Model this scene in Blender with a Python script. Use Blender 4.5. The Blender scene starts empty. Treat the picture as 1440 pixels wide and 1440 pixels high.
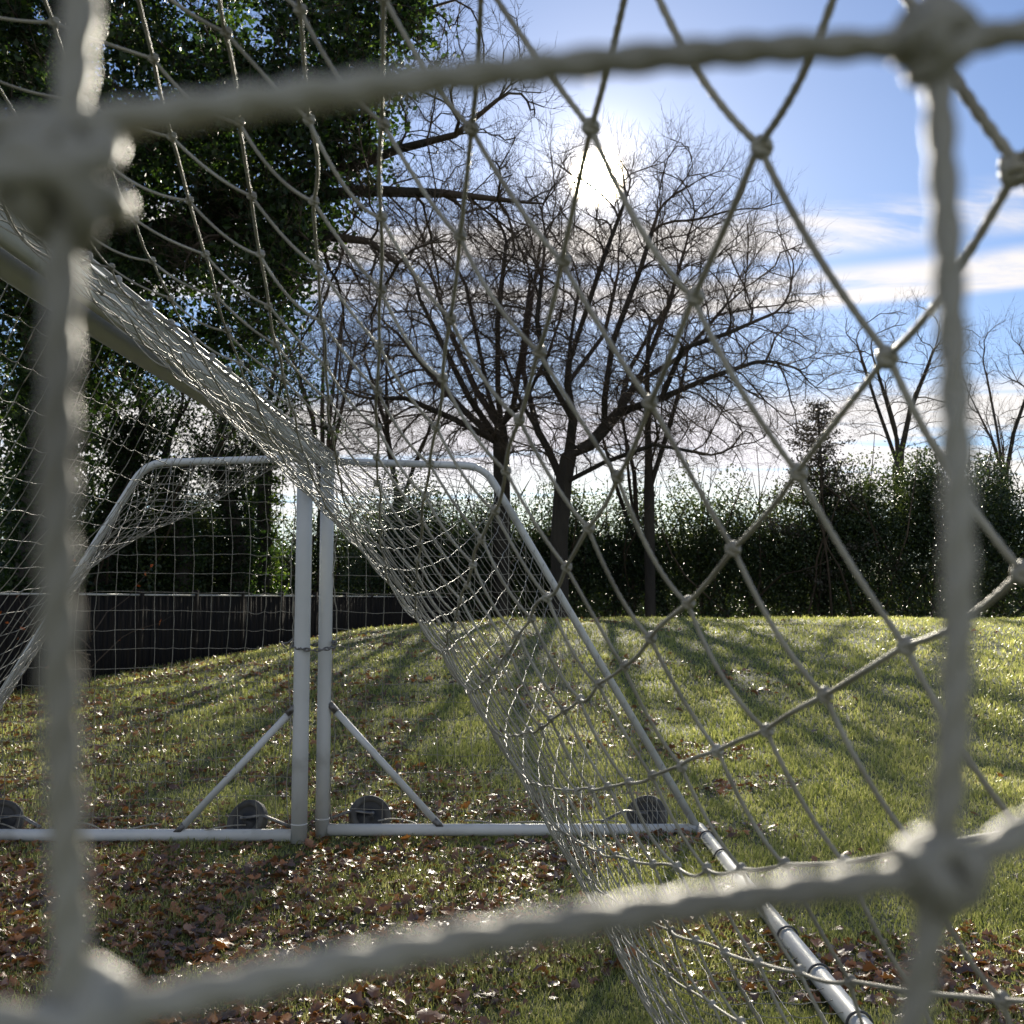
import bpy, math, random
import numpy as np
from mathutils import Vector

SC = bpy.context.scene
COL = SC.collection
RNG = np.random.default_rng(7)
R = math.radians
F = 1440.0
CAMZ = 1.5
PITCH = math.atan(123 / 1440)

# ------------------------------------------------------------------ helpers
def tag(o, label=None, cat=None, group=None, kind=None):
    if label: o['label'] = label
    if cat: o['category'] = cat
    if group: o['group'] = group
    if kind: o['kind'] = kind
    return o

def empty(name, loc=(0, 0, 0)):
    o = bpy.data.objects.new(name, None)
    o.empty_display_size = 0.2
    COL.objects.link(o)
    o.location = loc
    return o

def mesh_obj(name, V, Q=None, T=None, mat=None, parent=None, smooth=True, N=None):
    """V (n,3); Q (q,4) quads, T (t,3) triangles; world coordinates"""
    V = np.asarray(V, dtype=np.float32).reshape(-1, 3)
    parts = []
    nl = 0
    me = bpy.data.meshes.new(name)
    if parent is not None:
        off = np.array(parent.location, dtype=np.float32)
        pp = parent.parent
        while pp is not None:
            off = off + np.array(pp.location, dtype=np.float32); pp = pp.parent
        V = V - off
    Q = np.zeros((0, 4), int) if Q is None else np.asarray(Q, int).reshape(-1, 4)
    T = np.zeros((0, 3), int) if T is None else np.asarray(T, int).reshape(-1, 3)
    loops = np.concatenate([Q.ravel(), T.ravel()]).astype(np.int32)
    starts = np.concatenate([np.arange(len(Q)) * 4, len(Q) * 4 + np.arange(len(T)) * 3]).astype(np.int32)
    me.vertices.add(len(V)); me.vertices.foreach_set('co', V.ravel())
    me.loops.add(len(loops)); me.loops.foreach_set('vertex_index', loops)
    me.polygons.add(len(starts)); me.polygons.foreach_set('loop_start', starts)
    me.update(calc_edges=True)
    me.polygons.foreach_set('use_smooth', np.full(len(starts), bool(smooth)))
    if mat: me.materials.append(mat)
    o = bpy.data.objects.new(name, me)
    COL.objects.link(o)
    if parent is not None: o.parent = parent
    return o

class MB:
    """collects pieces into one mesh"""
    def __init__(s): s.V = []; s.Q = []; s.T = []; s.n = 0
    def add(s, V, Q=None, T=None):
        V = np.asarray(V, float).reshape(-1, 3)
        s.V.append(V)
        if Q is not None and len(Q): s.Q.append(np.asarray(Q, int) + s.n)
        if T is not None and len(T): s.T.append(np.asarray(T, int) + s.n)
        s.n += len(V); return s
    def build(s, name, mat, parent=None, smooth=True):
        return mesh_obj(name, np.concatenate(s.V), np.concatenate(s.Q) if s.Q else None,
                        np.concatenate(s.T) if s.T else None, mat, parent, smooth)

def norm(a):
    return a / np.maximum(np.linalg.norm(a, axis=-1, keepdims=True), 1e-9)

def frames(D):
    ref = np.where(np.abs(D[..., 2:3]) > 0.9, np.array([1.0, 0, 0]), np.array([0, 0, 1.0]))
    U = norm(np.cross(D, ref)); W = np.cross(D, U)
    return U, W

def tube(mb, pts, r, sides=14, closed=False, cap=True, squash=None):
    """polyline tube with parallel frames. r scalar / array; squash=(a,b) radii multipliers along U, W"""
    P = np.asarray(pts, float); n = len(P)
    r = np.full(n, r) if np.isscalar(r) else np.asarray(r, float)
    if closed:
        D = norm(np.roll(P, -1, 0) - np.roll(P, 1, 0))
    else:
        D = np.zeros_like(P); D[1:-1] = P[2:] - P[:-2]; D[0] = P[1] - P[0]; D[-1] = P[-1] - P[-2]; D = norm(D)
    U = np.zeros_like(P); u = frames(D[0:1])[0][0]
    for i in range(n):
        u = u - D[i] * np.dot(u, D[i]); u = u / np.linalg.norm(u); U[i] = u
    W = np.cross(D, U)
    a = np.arange(sides) * 2 * math.pi / sides
    sa, sb = squash if squash else (1, 1)
    V = P[:, None] + r[:, None, None] * (np.cos(a)[None, :, None] * U[:, None] * sa + np.sin(a)[None, :, None] * W[:, None] * sb)
    m = n if closed else n - 1
    i = np.arange(m)[:, None]; j = np.arange(sides)[None]
    i2 = (i + 1) % n; j2 = (j + 1) % sides
    Q = np.stack([i * sides + j, i * sides + j2, i2 * sides + j2, i2 * sides + j], -1).reshape(-1, 4)
    V = V.reshape(-1, 3); T = []
    if cap and not closed:
        V = np.concatenate([V, P[:1], P[-1:]])
        c0 = n * sides; c1 = c0 + 1
        for k in range(sides):
            T.append((c0, (k + 1) % sides, k)); T.append((c1, (n - 1) * sides + k, (n - 1) * sides + (k + 1) % sides))
    mb.add(V, Q, T)

def bend(pts, rad=0.1, k=6):
    """round the inner corners of a polyline"""
    P = [np.array(p, float) for p in pts]; out = [P[0]]
    for i in range(1, len(P) - 1):
        a = P[i] + (P[i - 1] - P[i]) / np.linalg.norm(P[i - 1] - P[i]) * rad
        b = P[i] + (P[i + 1] - P[i]) / np.linalg.norm(P[i + 1] - P[i]) * rad
        for t in np.linspace(0, 1, k):
            out.append((1 - t) ** 2 * a + 2 * t * (1 - t) * P[i] + t * t * b)
    out.append(P[-1]); return np.array(out)

def box(mb, c, s, rz=0.0, bev=0.0, tilt=None):
    x, y, z = [v / 2 for v in s]
    V = np.array([(-x, -y, -z), (x, -y, -z), (x, y, -z), (-x, y, -z), (-x, -y, z), (x, -y, z), (x, y, z), (-x, y, z)])
    if tilt is not None:
        ca, sa = math.cos(tilt), math.sin(tilt)
        V = np.stack([V[:, 0] * ca + V[:, 2] * sa, V[:, 1], -V[:, 0] * sa + V[:, 2] * ca], -1)
    ca, sa = math.cos(rz), math.sin(rz)
    V = np.stack([V[:, 0] * ca - V[:, 1] * sa, V[:, 0] * sa + V[:, 1] * ca, V[:, 2]], -1) + np.array(c)
    mb.add(V, [(0, 3, 2, 1), (4, 5, 6, 7), (0, 1, 5, 4), (1, 2, 6, 5), (2, 3, 7, 6), (3, 0, 4, 7)])

def smooth_noise(x, y, seed=0, oct=3):
    r = np.random.default_rng(seed); v = 0; amp = 1
    f = 1.0
    for o in range(oct):
        for k in range(4):
            a = r.uniform(0, 6.28); ph = r.uniform(0, 6.28); ff = f * r.uniform(.7, 1.4)
            v = v + amp * np.sin((x * math.cos(a) + y * math.sin(a)) * ff + ph) / 4
        f *= 2.1; amp *= .55
    return v

# ------------------------------------------------------------------ materials
def mat_base(name):
    m = bpy.data.materials.new(name); m.use_nodes = True
    nt = m.node_tree; nt.nodes.clear()
    out = nt.nodes.new('ShaderNodeOutputMaterial')
    return m, nt, out

def nd(nt, t, **kw):
    n = nt.nodes.new(t)
    for k, v in kw.items():
        if k.startswith('i_'): n.inputs[k[2:].replace('_', ' ')].default_value = v
        else: setattr(n, k, v)
    return n

def ramp(nt, fac, stops):
    n = nt.nodes.new('ShaderNodeValToRGB'); cr = n.color_ramp
    while len(cr.elements) < len(stops): cr.elements.new(0.5)
    for e, (p, c) in zip(cr.elements, stops):
        e.position = p; e.color = (*c, 1) if len(c) == 3 else c
    nt.links.new(fac, n.inputs['Fac']); return n

def noise_mat(name, stops, scale=5, rough=.6, detail=6, bump=.3, bscale=None, bdist=.01, spec=.5, metallic=0,
              trans=0, tcol=None, coords='Object', rough2=None, island=False, stretch=None):
    m, nt, out = mat_base(name)
    tc = nd(nt, 'ShaderNodeTexCoord')
    vec = tc.outputs[coords]
    if stretch:
        mp = nd(nt, 'ShaderNodeMapping'); mp.inputs['Scale'].default_value = stretch
        nt.links.new(vec, mp.inputs['Vector']); vec = mp.outputs['Vector']
    nz = nd(nt, 'ShaderNodeTexNoise'); nz.inputs['Scale'].default_value = scale; nz.inputs['Detail'].default_value = detail
    nt.links.new(vec, nz.inputs['Vector'])
    fac = nz.outputs['Fac']
    if island:
        g = nd(nt, 'ShaderNodeNewGeometry')
        mx = nd(nt, 'ShaderNodeMath', operation='MULTIPLY_ADD'); mx.inputs[1].default_value = .55
        sb = nd(nt, 'ShaderNodeMath', operation='MULTIPLY'); sb.inputs[1].default_value = .45
        nt.links.new(fac, sb.inputs[0]); nt.links.new(g.outputs['Random Per Island'], mx.inputs[0]); nt.links.new(sb.outputs[0], mx.inputs[2])
        oi = nd(nt, 'ShaderNodeObjectInfo')
        ad = nd(nt, 'ShaderNodeMath', operation='MULTIPLY_ADD'); ad.inputs[1].default_value = .22
        nt.links.new(oi.outputs['Random'], ad.inputs[0])
        sb2 = nd(nt, 'ShaderNodeMath', operation='SUBTRACT'); sb2.inputs[1].default_value = .11; nt.links.new(mx.outputs[0], sb2.inputs[0])
        nt.links.new(sb2.outputs[0], ad.inputs[2]); fac = ad.outputs[0]
    cr = ramp(nt, fac, stops)
    b = nd(nt, 'ShaderNodeBsdfPrincipled')
    b.inputs['Roughness'].default_value = rough; b.inputs['Metallic'].default_value = metallic
    b.inputs['Specular IOR Level'].default_value = spec
    nt.links.new(cr.outputs['Color'], b.inputs['Base Color'])
    if rough2 is not None:
        mr = nd(nt, 'ShaderNodeMapRange'); mr.inputs['To Min'].default_value = rough; mr.inputs['To Max'].default_value = rough2
        nt.links.new(nz.outputs['Fac'], mr.inputs['Value']); nt.links.new(mr.outputs['Result'], b.inputs['Roughness'])
    if bump:
        n2 = nd(nt, 'ShaderNodeTexNoise'); n2.inputs['Scale'].default_value = bscale or scale * 4; n2.inputs['Detail'].default_value = 8
        nt.links.new(vec, n2.inputs['Vector'])
        bp = nd(nt, 'ShaderNodeBump'); bp.inputs['Strength'].default_value = bump; bp.inputs['Distance'].default_value = bdist
        nt.links.new(n2.outputs['Fac'], bp.inputs['Height']); nt.links.new(bp.outputs['Normal'], b.inputs['Normal'])
    sh = b.outputs[0]
    if trans:
        t = nd(nt, 'ShaderNodeBsdfTranslucent')
        if tcol is None: nt.links.new(cr.outputs['Color'], t.inputs['Color'])
        else:
            cr2 = ramp(nt, fac, tcol); nt.links.new(cr2.outputs['Color'], t.inputs['Color'])
        mx = nd(nt, 'ShaderNodeMixShader'); mx.inputs['Fac'].default_value = trans
        nt.links.new(b.outputs[0], mx.inputs[1]); nt.links.new(t.outputs[0], mx.inputs[2]); sh = mx.outputs[0]
    nt.links.new(sh, out.inputs['Surface'])
    return m

M = {}
M['paint'] = noise_mat('white_painted_aluminium', [(.18, (.13, .12, .09)), (.30, (.36, .36, .33)), (.42, (.54, .55, .53)), (.7, (.62, .63, .62))], 3.0, .38, 9, .12, 60, .002, rough2=.55)
M['rope'] = noise_mat('off_white_net_cord', [(.3, (.19, .175, .135)), (.5, (.31, .29, .235)), (.75, (.42, .405, .35))], 14, .48, 6, .5, 900, .0006, spec=.5, trans=.12)
M['ropefar'] = noise_mat('weathered_net_cord', [(.3, (.46, .44, .38)), (.6, (.66, .64, .58))], 9, .42, 4, 0, spec=.6, trans=.12)
M['clip'] = noise_mat('black_plastic_clip', [(.3, (.03, .03, .035)), (.7, (.07, .07, .07))], 20, .5, 3, 0)
M['clipw'] = noise_mat('grey_plastic_clip', [(.3, (.20, .20, .19)), (.7, (.42, .41, .38))], 20, .5, 3, 0)
M['rubber'] = noise_mat('dusty_rubber', [(.3, (.035, .033, .03)), (.7, (.11, .105, .09))], 12, .65, 6, .3, 60, .003)
M['hub'] = noise_mat('grimy_wheel_disc', [(.3, (.012, .013, .014)), (.7, (.03, .03, .03))], 10, .5, 5, .1)
M['steel'] = noise_mat('galvanised_steel', [(.3, (.10, .10, .10)), (.7, (.26, .25, .23))], 30, .45, 5, .2, metallic=.7)
M['bark'] = noise_mat('oak_bark', [(.3, (.018, .015, .012)), (.7, (.06, .050, .038))], 2.2, .85, 10, .9, 14, .05, stretch=(1, 1, .25))
M['bark2'] = noise_mat('grey_twig_bark', [(.3, (.042, .029, .020)), (.7, (.10, .070, .048))], 1.2, .8, 4, 0)
M['ivy'] = noise_mat('ivy_leaves', [(.25, (.008, .018, .007)), (.5, (.015, .032, .010)), (.8, (.035, .055, .014))], .5, .5, 3, 0, trans=.26,
                     tcol=[(.2, (.02, .05, .01)), (.6, (.06, .13, .015)), (.9, (.30, .42, .05))], island=True, spec=.3)
M['holly'] = noise_mat('glossy_evergreen_leaves', [(.25, (.010, .024, .012)), (.5, (.022, .046, .016)), (.8, (.06, .08, .022))], .35, .42, 3, 0, trans=.22,
                       tcol=[(.2, (.025, .06, .01)), (.9, (.17, .22, .04))], island=True, spec=.6)
M['conifer'] = noise_mat('conifer_needles', [(.25, (.03, .028, .02)), (.8, (.08, .07, .05))], .5, .6, 3, 0, trans=.1, island=True)
M['rust'] = noise_mat('rust_orange_leaves', [(.25, (.25, .05, .01)), (.8, (.55, .15, .02))], 2, .5, 3, 0, trans=.5, island=True)
M['leaf'] = noise_mat('fallen_oak_leaves', [(.15, (.06, .038, .026)), (.4, (.15, .080, .042)), (.60, (.28, .13, .055)), (.85, (.52, .20, .05))], 3, .38, 3, .3, 60, .004,
                      island=True, spec=.95, trans=.22, tcol=[(.3, (.26, .11, .035)), (.8, (.62, .27, .06))])
M['grass'] = noise_mat('winter_grass_blades', [(.15, (.06, .085, .018)), (.4, (.13, .165, .040)), (.65, (.28, .30, .09)), (.9, (.46, .43, .22))], .35, .32, 3, 0,
                       island=True, trans=.55, tcol=[(.2, (.24, .29, .05)), (.6, (.56, .58, .16)), (.9, (.78, .70, .34))], spec=.8)
M['fence'] = noise_mat('dark_stained_timber', [(.3, (.010, .010, .011)), (.7, (.030, .025, .020))], 3, .95, 8, .5, 20, .01, stretch=(6, 6, .4), spec=.12)
M['fencecap'] = noise_mat('glint_pale_timber_rail', [(.3, (.45, .44, .40)), (.7, (.65, .63, .58))], 3, .45, 6, .3)  # pale colour stands in for the sun glint along the fence top

def ground_mat():
    m, nt, out = mat_base('damp_turf')
    tc = nd(nt, 'ShaderNodeTexCoord')
    def nz(s, d=8):
        n = nd(nt, 'ShaderNodeTexNoise'); n.inputs['Scale'].default_value = s; n.inputs['Detail'].default_value = d
        nt.links.new(tc.outputs['Object'], n.inputs['Vector']); return n.outputs['Fac']
    c1 = ramp(nt, nz(.35), [(.35, (.05, .062, .018)), (.55, (.085, .105, .028)), (.7, (.12, .13, .045))])
    c2 = ramp(nt, nz(22, 10), [(.35, (.022, .020, .010)), (.5, (.05, .06, .016)), (.68, (.10, .115, .032))])
    mx = nd(nt, 'ShaderNodeMixRGB'); mx.inputs['Fac'].default_value = .6
    nt.links.new(c1.outputs[0], mx.inputs[1]); nt.links.new(c2.outputs[0], mx.inputs[2])
    b = nd(nt, 'ShaderNodeBsdfPrincipled'); b.inputs['Roughness'].default_value = .8
    nt.links.new(mx.outputs[0], b.inputs['Base Color'])
    bp = nd(nt, 'ShaderNodeBump'); bp.inputs['Strength'].default_value = .8; bp.inputs['Distance'].default_value = .05
    nt.links.new(nz(14, 10), bp.inputs['Height']); nt.links.new(bp.outputs[0], b.inputs['Normal'])
    nt.links.new(b.outputs[0], out.inputs['Surface']); return m
M['ground'] = ground_mat()

# ------------------------------------------------------------------ ground
def gz(x, y):
    x = np.asarray(x, float); y = np.asarray(y, float)
    H = np.interp(x, [-60, -14, -9, -7.3, -6.8, -5.4, -4, -2.9, 0, 30, 60], [-.2, 0, .12, .20, .28, .40, .68, .86, 1.07, 1.08, 1.0])
    t = np.clip((y - 7) / 15, 0, 1); r = t * t * (3 - 2 * t)
    e = np.clip((x + 4.5) / 4.5, 0, 1)
    z = r * H - np.clip((y - 23) / 12, 0, 1) * .75 * e
    z = z - np.clip((y - 60) / 400, 0, 1) * 1.5
    return z + .026 * smooth_noise(x * .9, y * .9, 3, 4) * np.clip((y - 1) / 4, 0.3, 1.6)

xs = np.concatenate([-np.geomspace(1200, 22, 26), np.linspace(-21.5, 24, 240), np.geomspace(24.5, 1200, 26)])
ys = np.concatenate([-np.geomspace(900, 6, 16), np.linspace(-5, 38, 260), np.geomspace(39, 2000, 30)])
X, Y = np.meshgrid(xs, ys)
nx, ny = len(xs), len(ys)
i, j = np.meshgrid(np.arange(ny - 1), np.arange(nx - 1), indexing='ij')
Q = np.stack([i * nx + j, i * nx + j + 1, (i + 1) * nx + j + 1, (i + 1) * nx + j], -1).reshape(-1, 4)
g = mesh_obj('field_ground', np.stack([X, Y, gz(X, Y)], -1).reshape(-1, 3), Q, None, M['ground'])
tag(g, kind='structure')

# leaf litter density: thicker on the left and under the oaks
def litter(x, y):
    n = smooth_noise(x * 1.7, y * 1.7, 11, 3)
    left = np.clip((-x + .12 * y) / (0.42 * y + 1.2), -.3, 1)
    near = np.clip((11 - y) / 7, 0, 1)
    return np.clip(.24 + .75 * left + .36 * near + .85 * n - .25 * np.clip((x - 1) / 4, 0, 1), 0.02, 1)

def make_grass():
    n = 520000
    u = RNG.random(n)
    y0, y1 = 2.6, 31.0
    k = .55                                          # density falls roughly with distance
    y = (y0 ** -k + u * (y1 ** -k - y0 ** -k)) ** (-1 / k)
    x = (RNG.random(n) * 2 - 1) * (.62 * y + .5)
    dens = litter(x, y)
    tuft = smooth_noise(x * 5, y * 5, 5, 3)
    keep = RNG.random(n) > np.clip(dens * .55 - .25 * tuft, 0, .85)
    x, y, tuft = x[keep], y[keep], tuft[keep]
    n = len(x)
    z = gz(x, y) - .004
    sc = np.clip(y / 7, .8, 2.2)
    h = (RNG.uniform(.018, .055, n) * (1 + .5 * np.clip(tuft, -.6, 1))) * np.clip(sc, .9, 1.35)
    w = RNG.uniform(.0014, .0030, n) * np.clip(y / 4, 1, 4.0)
    a = RNG.uniform(0, 2 * math.pi, n); lean = RNG.uniform(.15, 1.0, n) * h
    b = a + RNG.uniform(-.8, .8, n)
    base = np.stack([x, y, z], -1)
    side = np.stack([np.cos(a), np.sin(a), np.zeros(n)], -1) * w[:, None]
    ln = np.stack([-np.sin(b), np.cos(b), np.zeros(n)], -1)
    mid = base + ln * (lean * .35)[:, None] + np.array([0, 0, 1.0]) * (h * .62)[:, None]
    tip = base + ln * lean[:, None] + np.array([0, 0, 1.0]) * h[:, None]
    V = np.stack([base - side, base + side, mid + side * .75, mid - side * .75, tip], 1).reshape(-1, 3)
    o = np.arange(n)[:, None] * 5
    g = mesh_obj('grass', V, o + np.array([[0, 1, 2, 3]]), o + np.array([[3, 2, 4]]), M['grass'], smooth=False)
    tag(g, 'short wet grass catching low sun across the playing field', 'grass', kind='stuff')
make_grass()

def make_litter():
    n = 150000
    u = RNG.random(n); y0, y1, k = 2.7, 26.0, .35
    y = (y0 ** -k + u * (y1 ** -k - y0 ** -k)) ** (-1 / k)
    x = (RNG.random(n) * 2 - 1) * (.60 * y + .4)
    d = litter(x, y)
    keep = RNG.random(n) < np.clip((d - .30) * .85, .004, .5) * np.clip(.55 + (y - 3) / 8, .55, 1) * np.clip(1.25 - y / 30, .2, 1)
    x, y = x[keep], y[keep]; n = len(x)
    # lobed outline in leaf space, folded along the midrib and curled
    prof = [(0, 0), (.22, .13), (.18, .26), (.38, .40), (.24, .52), (.36, .66), (.18, .80), (.10, .95), (0, 1.02)]
    out = prof + [(-p[0], p[1]) for p in prof[-2:0:-1]]
    L = np.array(out); m = len(L)
    ctr = np.array([[0, .5]]); L = np.concatenate([L, ctr])
    s = np.clip(RNG.lognormal(math.log(.044), .35, n), .018, .10) * np.clip(y / 9, 1, 1.5)
    fold = RNG.uniform(-.2, .9, n); curl = RNG.uniform(-.9, 1.0, n); cup = RNG.uniform(-.8, .8, n)
    lx = L[None, :, 0] * np.ones((n, 1)); ly = L[None, :, 1] - .5 + np.zeros((n, 1))
    lz = fold[:, None] * np.abs(lx) + curl[:, None] * ly ** 2 * .9 + cup[:, None] * lx * ly + RNG.normal(0, .035, (n, m + 1))
    P = np.stack([lx, ly, lz], -1) * s[:, None, None]
    th = RNG.uniform(0, 6.28, n); tx = RNG.normal(0, .25, n); ty = RNG.normal(0, .25, n)
    c, sn = np.cos(tx)[:, None], np.sin(tx)[:, None]
    P = np.stack([P[..., 0], P[..., 1] * c - P[..., 2] * sn, P[..., 1] * sn + P[..., 2] * c], -1)
    c, sn = np.cos(ty)[:, None], np.sin(ty)[:, None]
    P = np.stack([P[..., 0] * c + P[..., 2] * sn, P[..., 1], -P[..., 0] * sn + P[..., 2] * c], -1)
    c, sn = np.cos(th)[:, None], np.sin(th)[:, None]
    P = np.stack([P[..., 0] * c - P[..., 1] * sn, P[..., 0] * sn + P[..., 1] * c, P[..., 2]], -1)
    zmin = P[..., 2].min(1)
    P = P + np.stack([x, y, gz(x, y) - zmin * .7 + RNG.uniform(.0, .022, n)], -1)[:, None]
    T = []
    for q in range(m): T.append((m, q, (q + 1) % m))
    T = (np.arange(n)[:, None, None] * (m + 1) + np.array(T)[None]).reshape(-1, 3)
    o = mesh_obj('fallen_leaves', P.reshape(-1, 3), None, T, M['leaf'], smooth=True)
    tag(o, 'wet brown oak leaves strewn over the grass', 'fallen leaves', kind='stuff')
make_litter()

# ------------------------------------------------------------------ nets
CELL = .115
def relax_sheet(front, bar, ends, nu, nv, rest_u, rest_v, iters=900, seed=1, slack_u=.92, vs=1.0, heavy=2.2):
    """front/bar: functions v->(nv+1,3) of the upper and lower fixed edges, ends: (profile0, profile1) (nu+1,3)
    light cords that cannot stretch, hanging under gravity"""
    r = np.random.default_rng(seed); VS_ = vs
    P = np.zeros((nu + 1, nv + 1, 3))
    tt = np.linspace(0, 1, nv + 1)
    for k in range(nv + 1):
        P[:, k] = ends[0] * (1 - tt[k]) + ends[1] * tt[k]
    P[0] = front; P[-1] = bar
    fixed = np.zeros((nu + 1, nv + 1), bool); fixed[0] = fixed[-1] = True; fixed[:, 0] = fixed[:, -1] = True
    w = (~fixed).astype(float)[..., None]
    ru = rest_u * (1 + r.normal(0, .012, (nu, nv + 1))); rv = (np.linalg.norm(front[-1] - front[0]) * VS_ / nv) * (1 + r.normal(0, .012, (nu + 1, nv)))
    e_ = np.exp(-np.minimum(np.arange(nv + 1), nv - np.arange(nv + 1)) * CELL / .7)[None]
    ru = ru * (slack_u + (1 - slack_u) * e_ * .6)
    ru = ru * (1 + .01 * smooth_noise(*np.meshgrid(np.arange(nv + 1) * .25, np.arange(nu) * .1), 5, 2))
    uf = np.linspace(0, 1, nu + 1)[:, None]; gw = .75 + heavy * np.exp(-((uf - .80) / .13) ** 2)
    zfl = .035 + .02 * smooth_noise(P[..., 0] * 3, P[..., 1] * 3, 8, 2)
    V = np.zeros_like(P); cnt = np.zeros((nu + 1, nv + 1, 1))
    cnt[:-1] += 1; cnt[1:] += 1; cnt[:, :-1] += 1; cnt[:, 1:] += 1
    for it in range(iters):
        g = .0010 if it < iters * .4 else .00012
        V *= .93; V[..., 2] -= g * w[..., 0] * .5 * gw
        P[..., 2] = np.maximum(P[..., 2], zfl)
        P0 = P.copy(); P = P + V * w
        for s in range(12):
            C = np.zeros_like(P)
            d = P[1:] - P[:-1]; l = np.linalg.norm(d, axis=-1)
            q = (np.clip(l - ru, 0, None) / np.maximum(l, 1e-6))[..., None] * d
            wa, wb = w[:-1], w[1:]; sw = np.maximum(wa + wb, 1)
            C[:-1] += q * wa / sw; C[1:] -= q * wb / sw
            d = P[:, 1:] - P[:, :-1]; l = np.linalg.norm(d, axis=-1)
            q = (np.clip(l - rv, 0, None) / np.maximum(l, 1e-6))[..., None] * d
            wa, wb = w[:, :-1], w[:, 1:]; sw = np.maximum(wa + wb, 1)
            C[:, :-1] += q * wa / sw; C[:, 1:] -= q * wb / sw
            P += C / cnt * 2.0 * 1.1 * w
        V = (P - P0) * w
    return P

def strands_to_edges(strands):
    E = []
    for s in strands:
        for k in range(len(s) - 1):
            E.append((s[k], s[k + 1], s[k - 1] if k > 0 else s[k], s[k + 2] if k + 2 < len(s) else s[k + 1]))
    return np.array(E, int)

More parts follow.
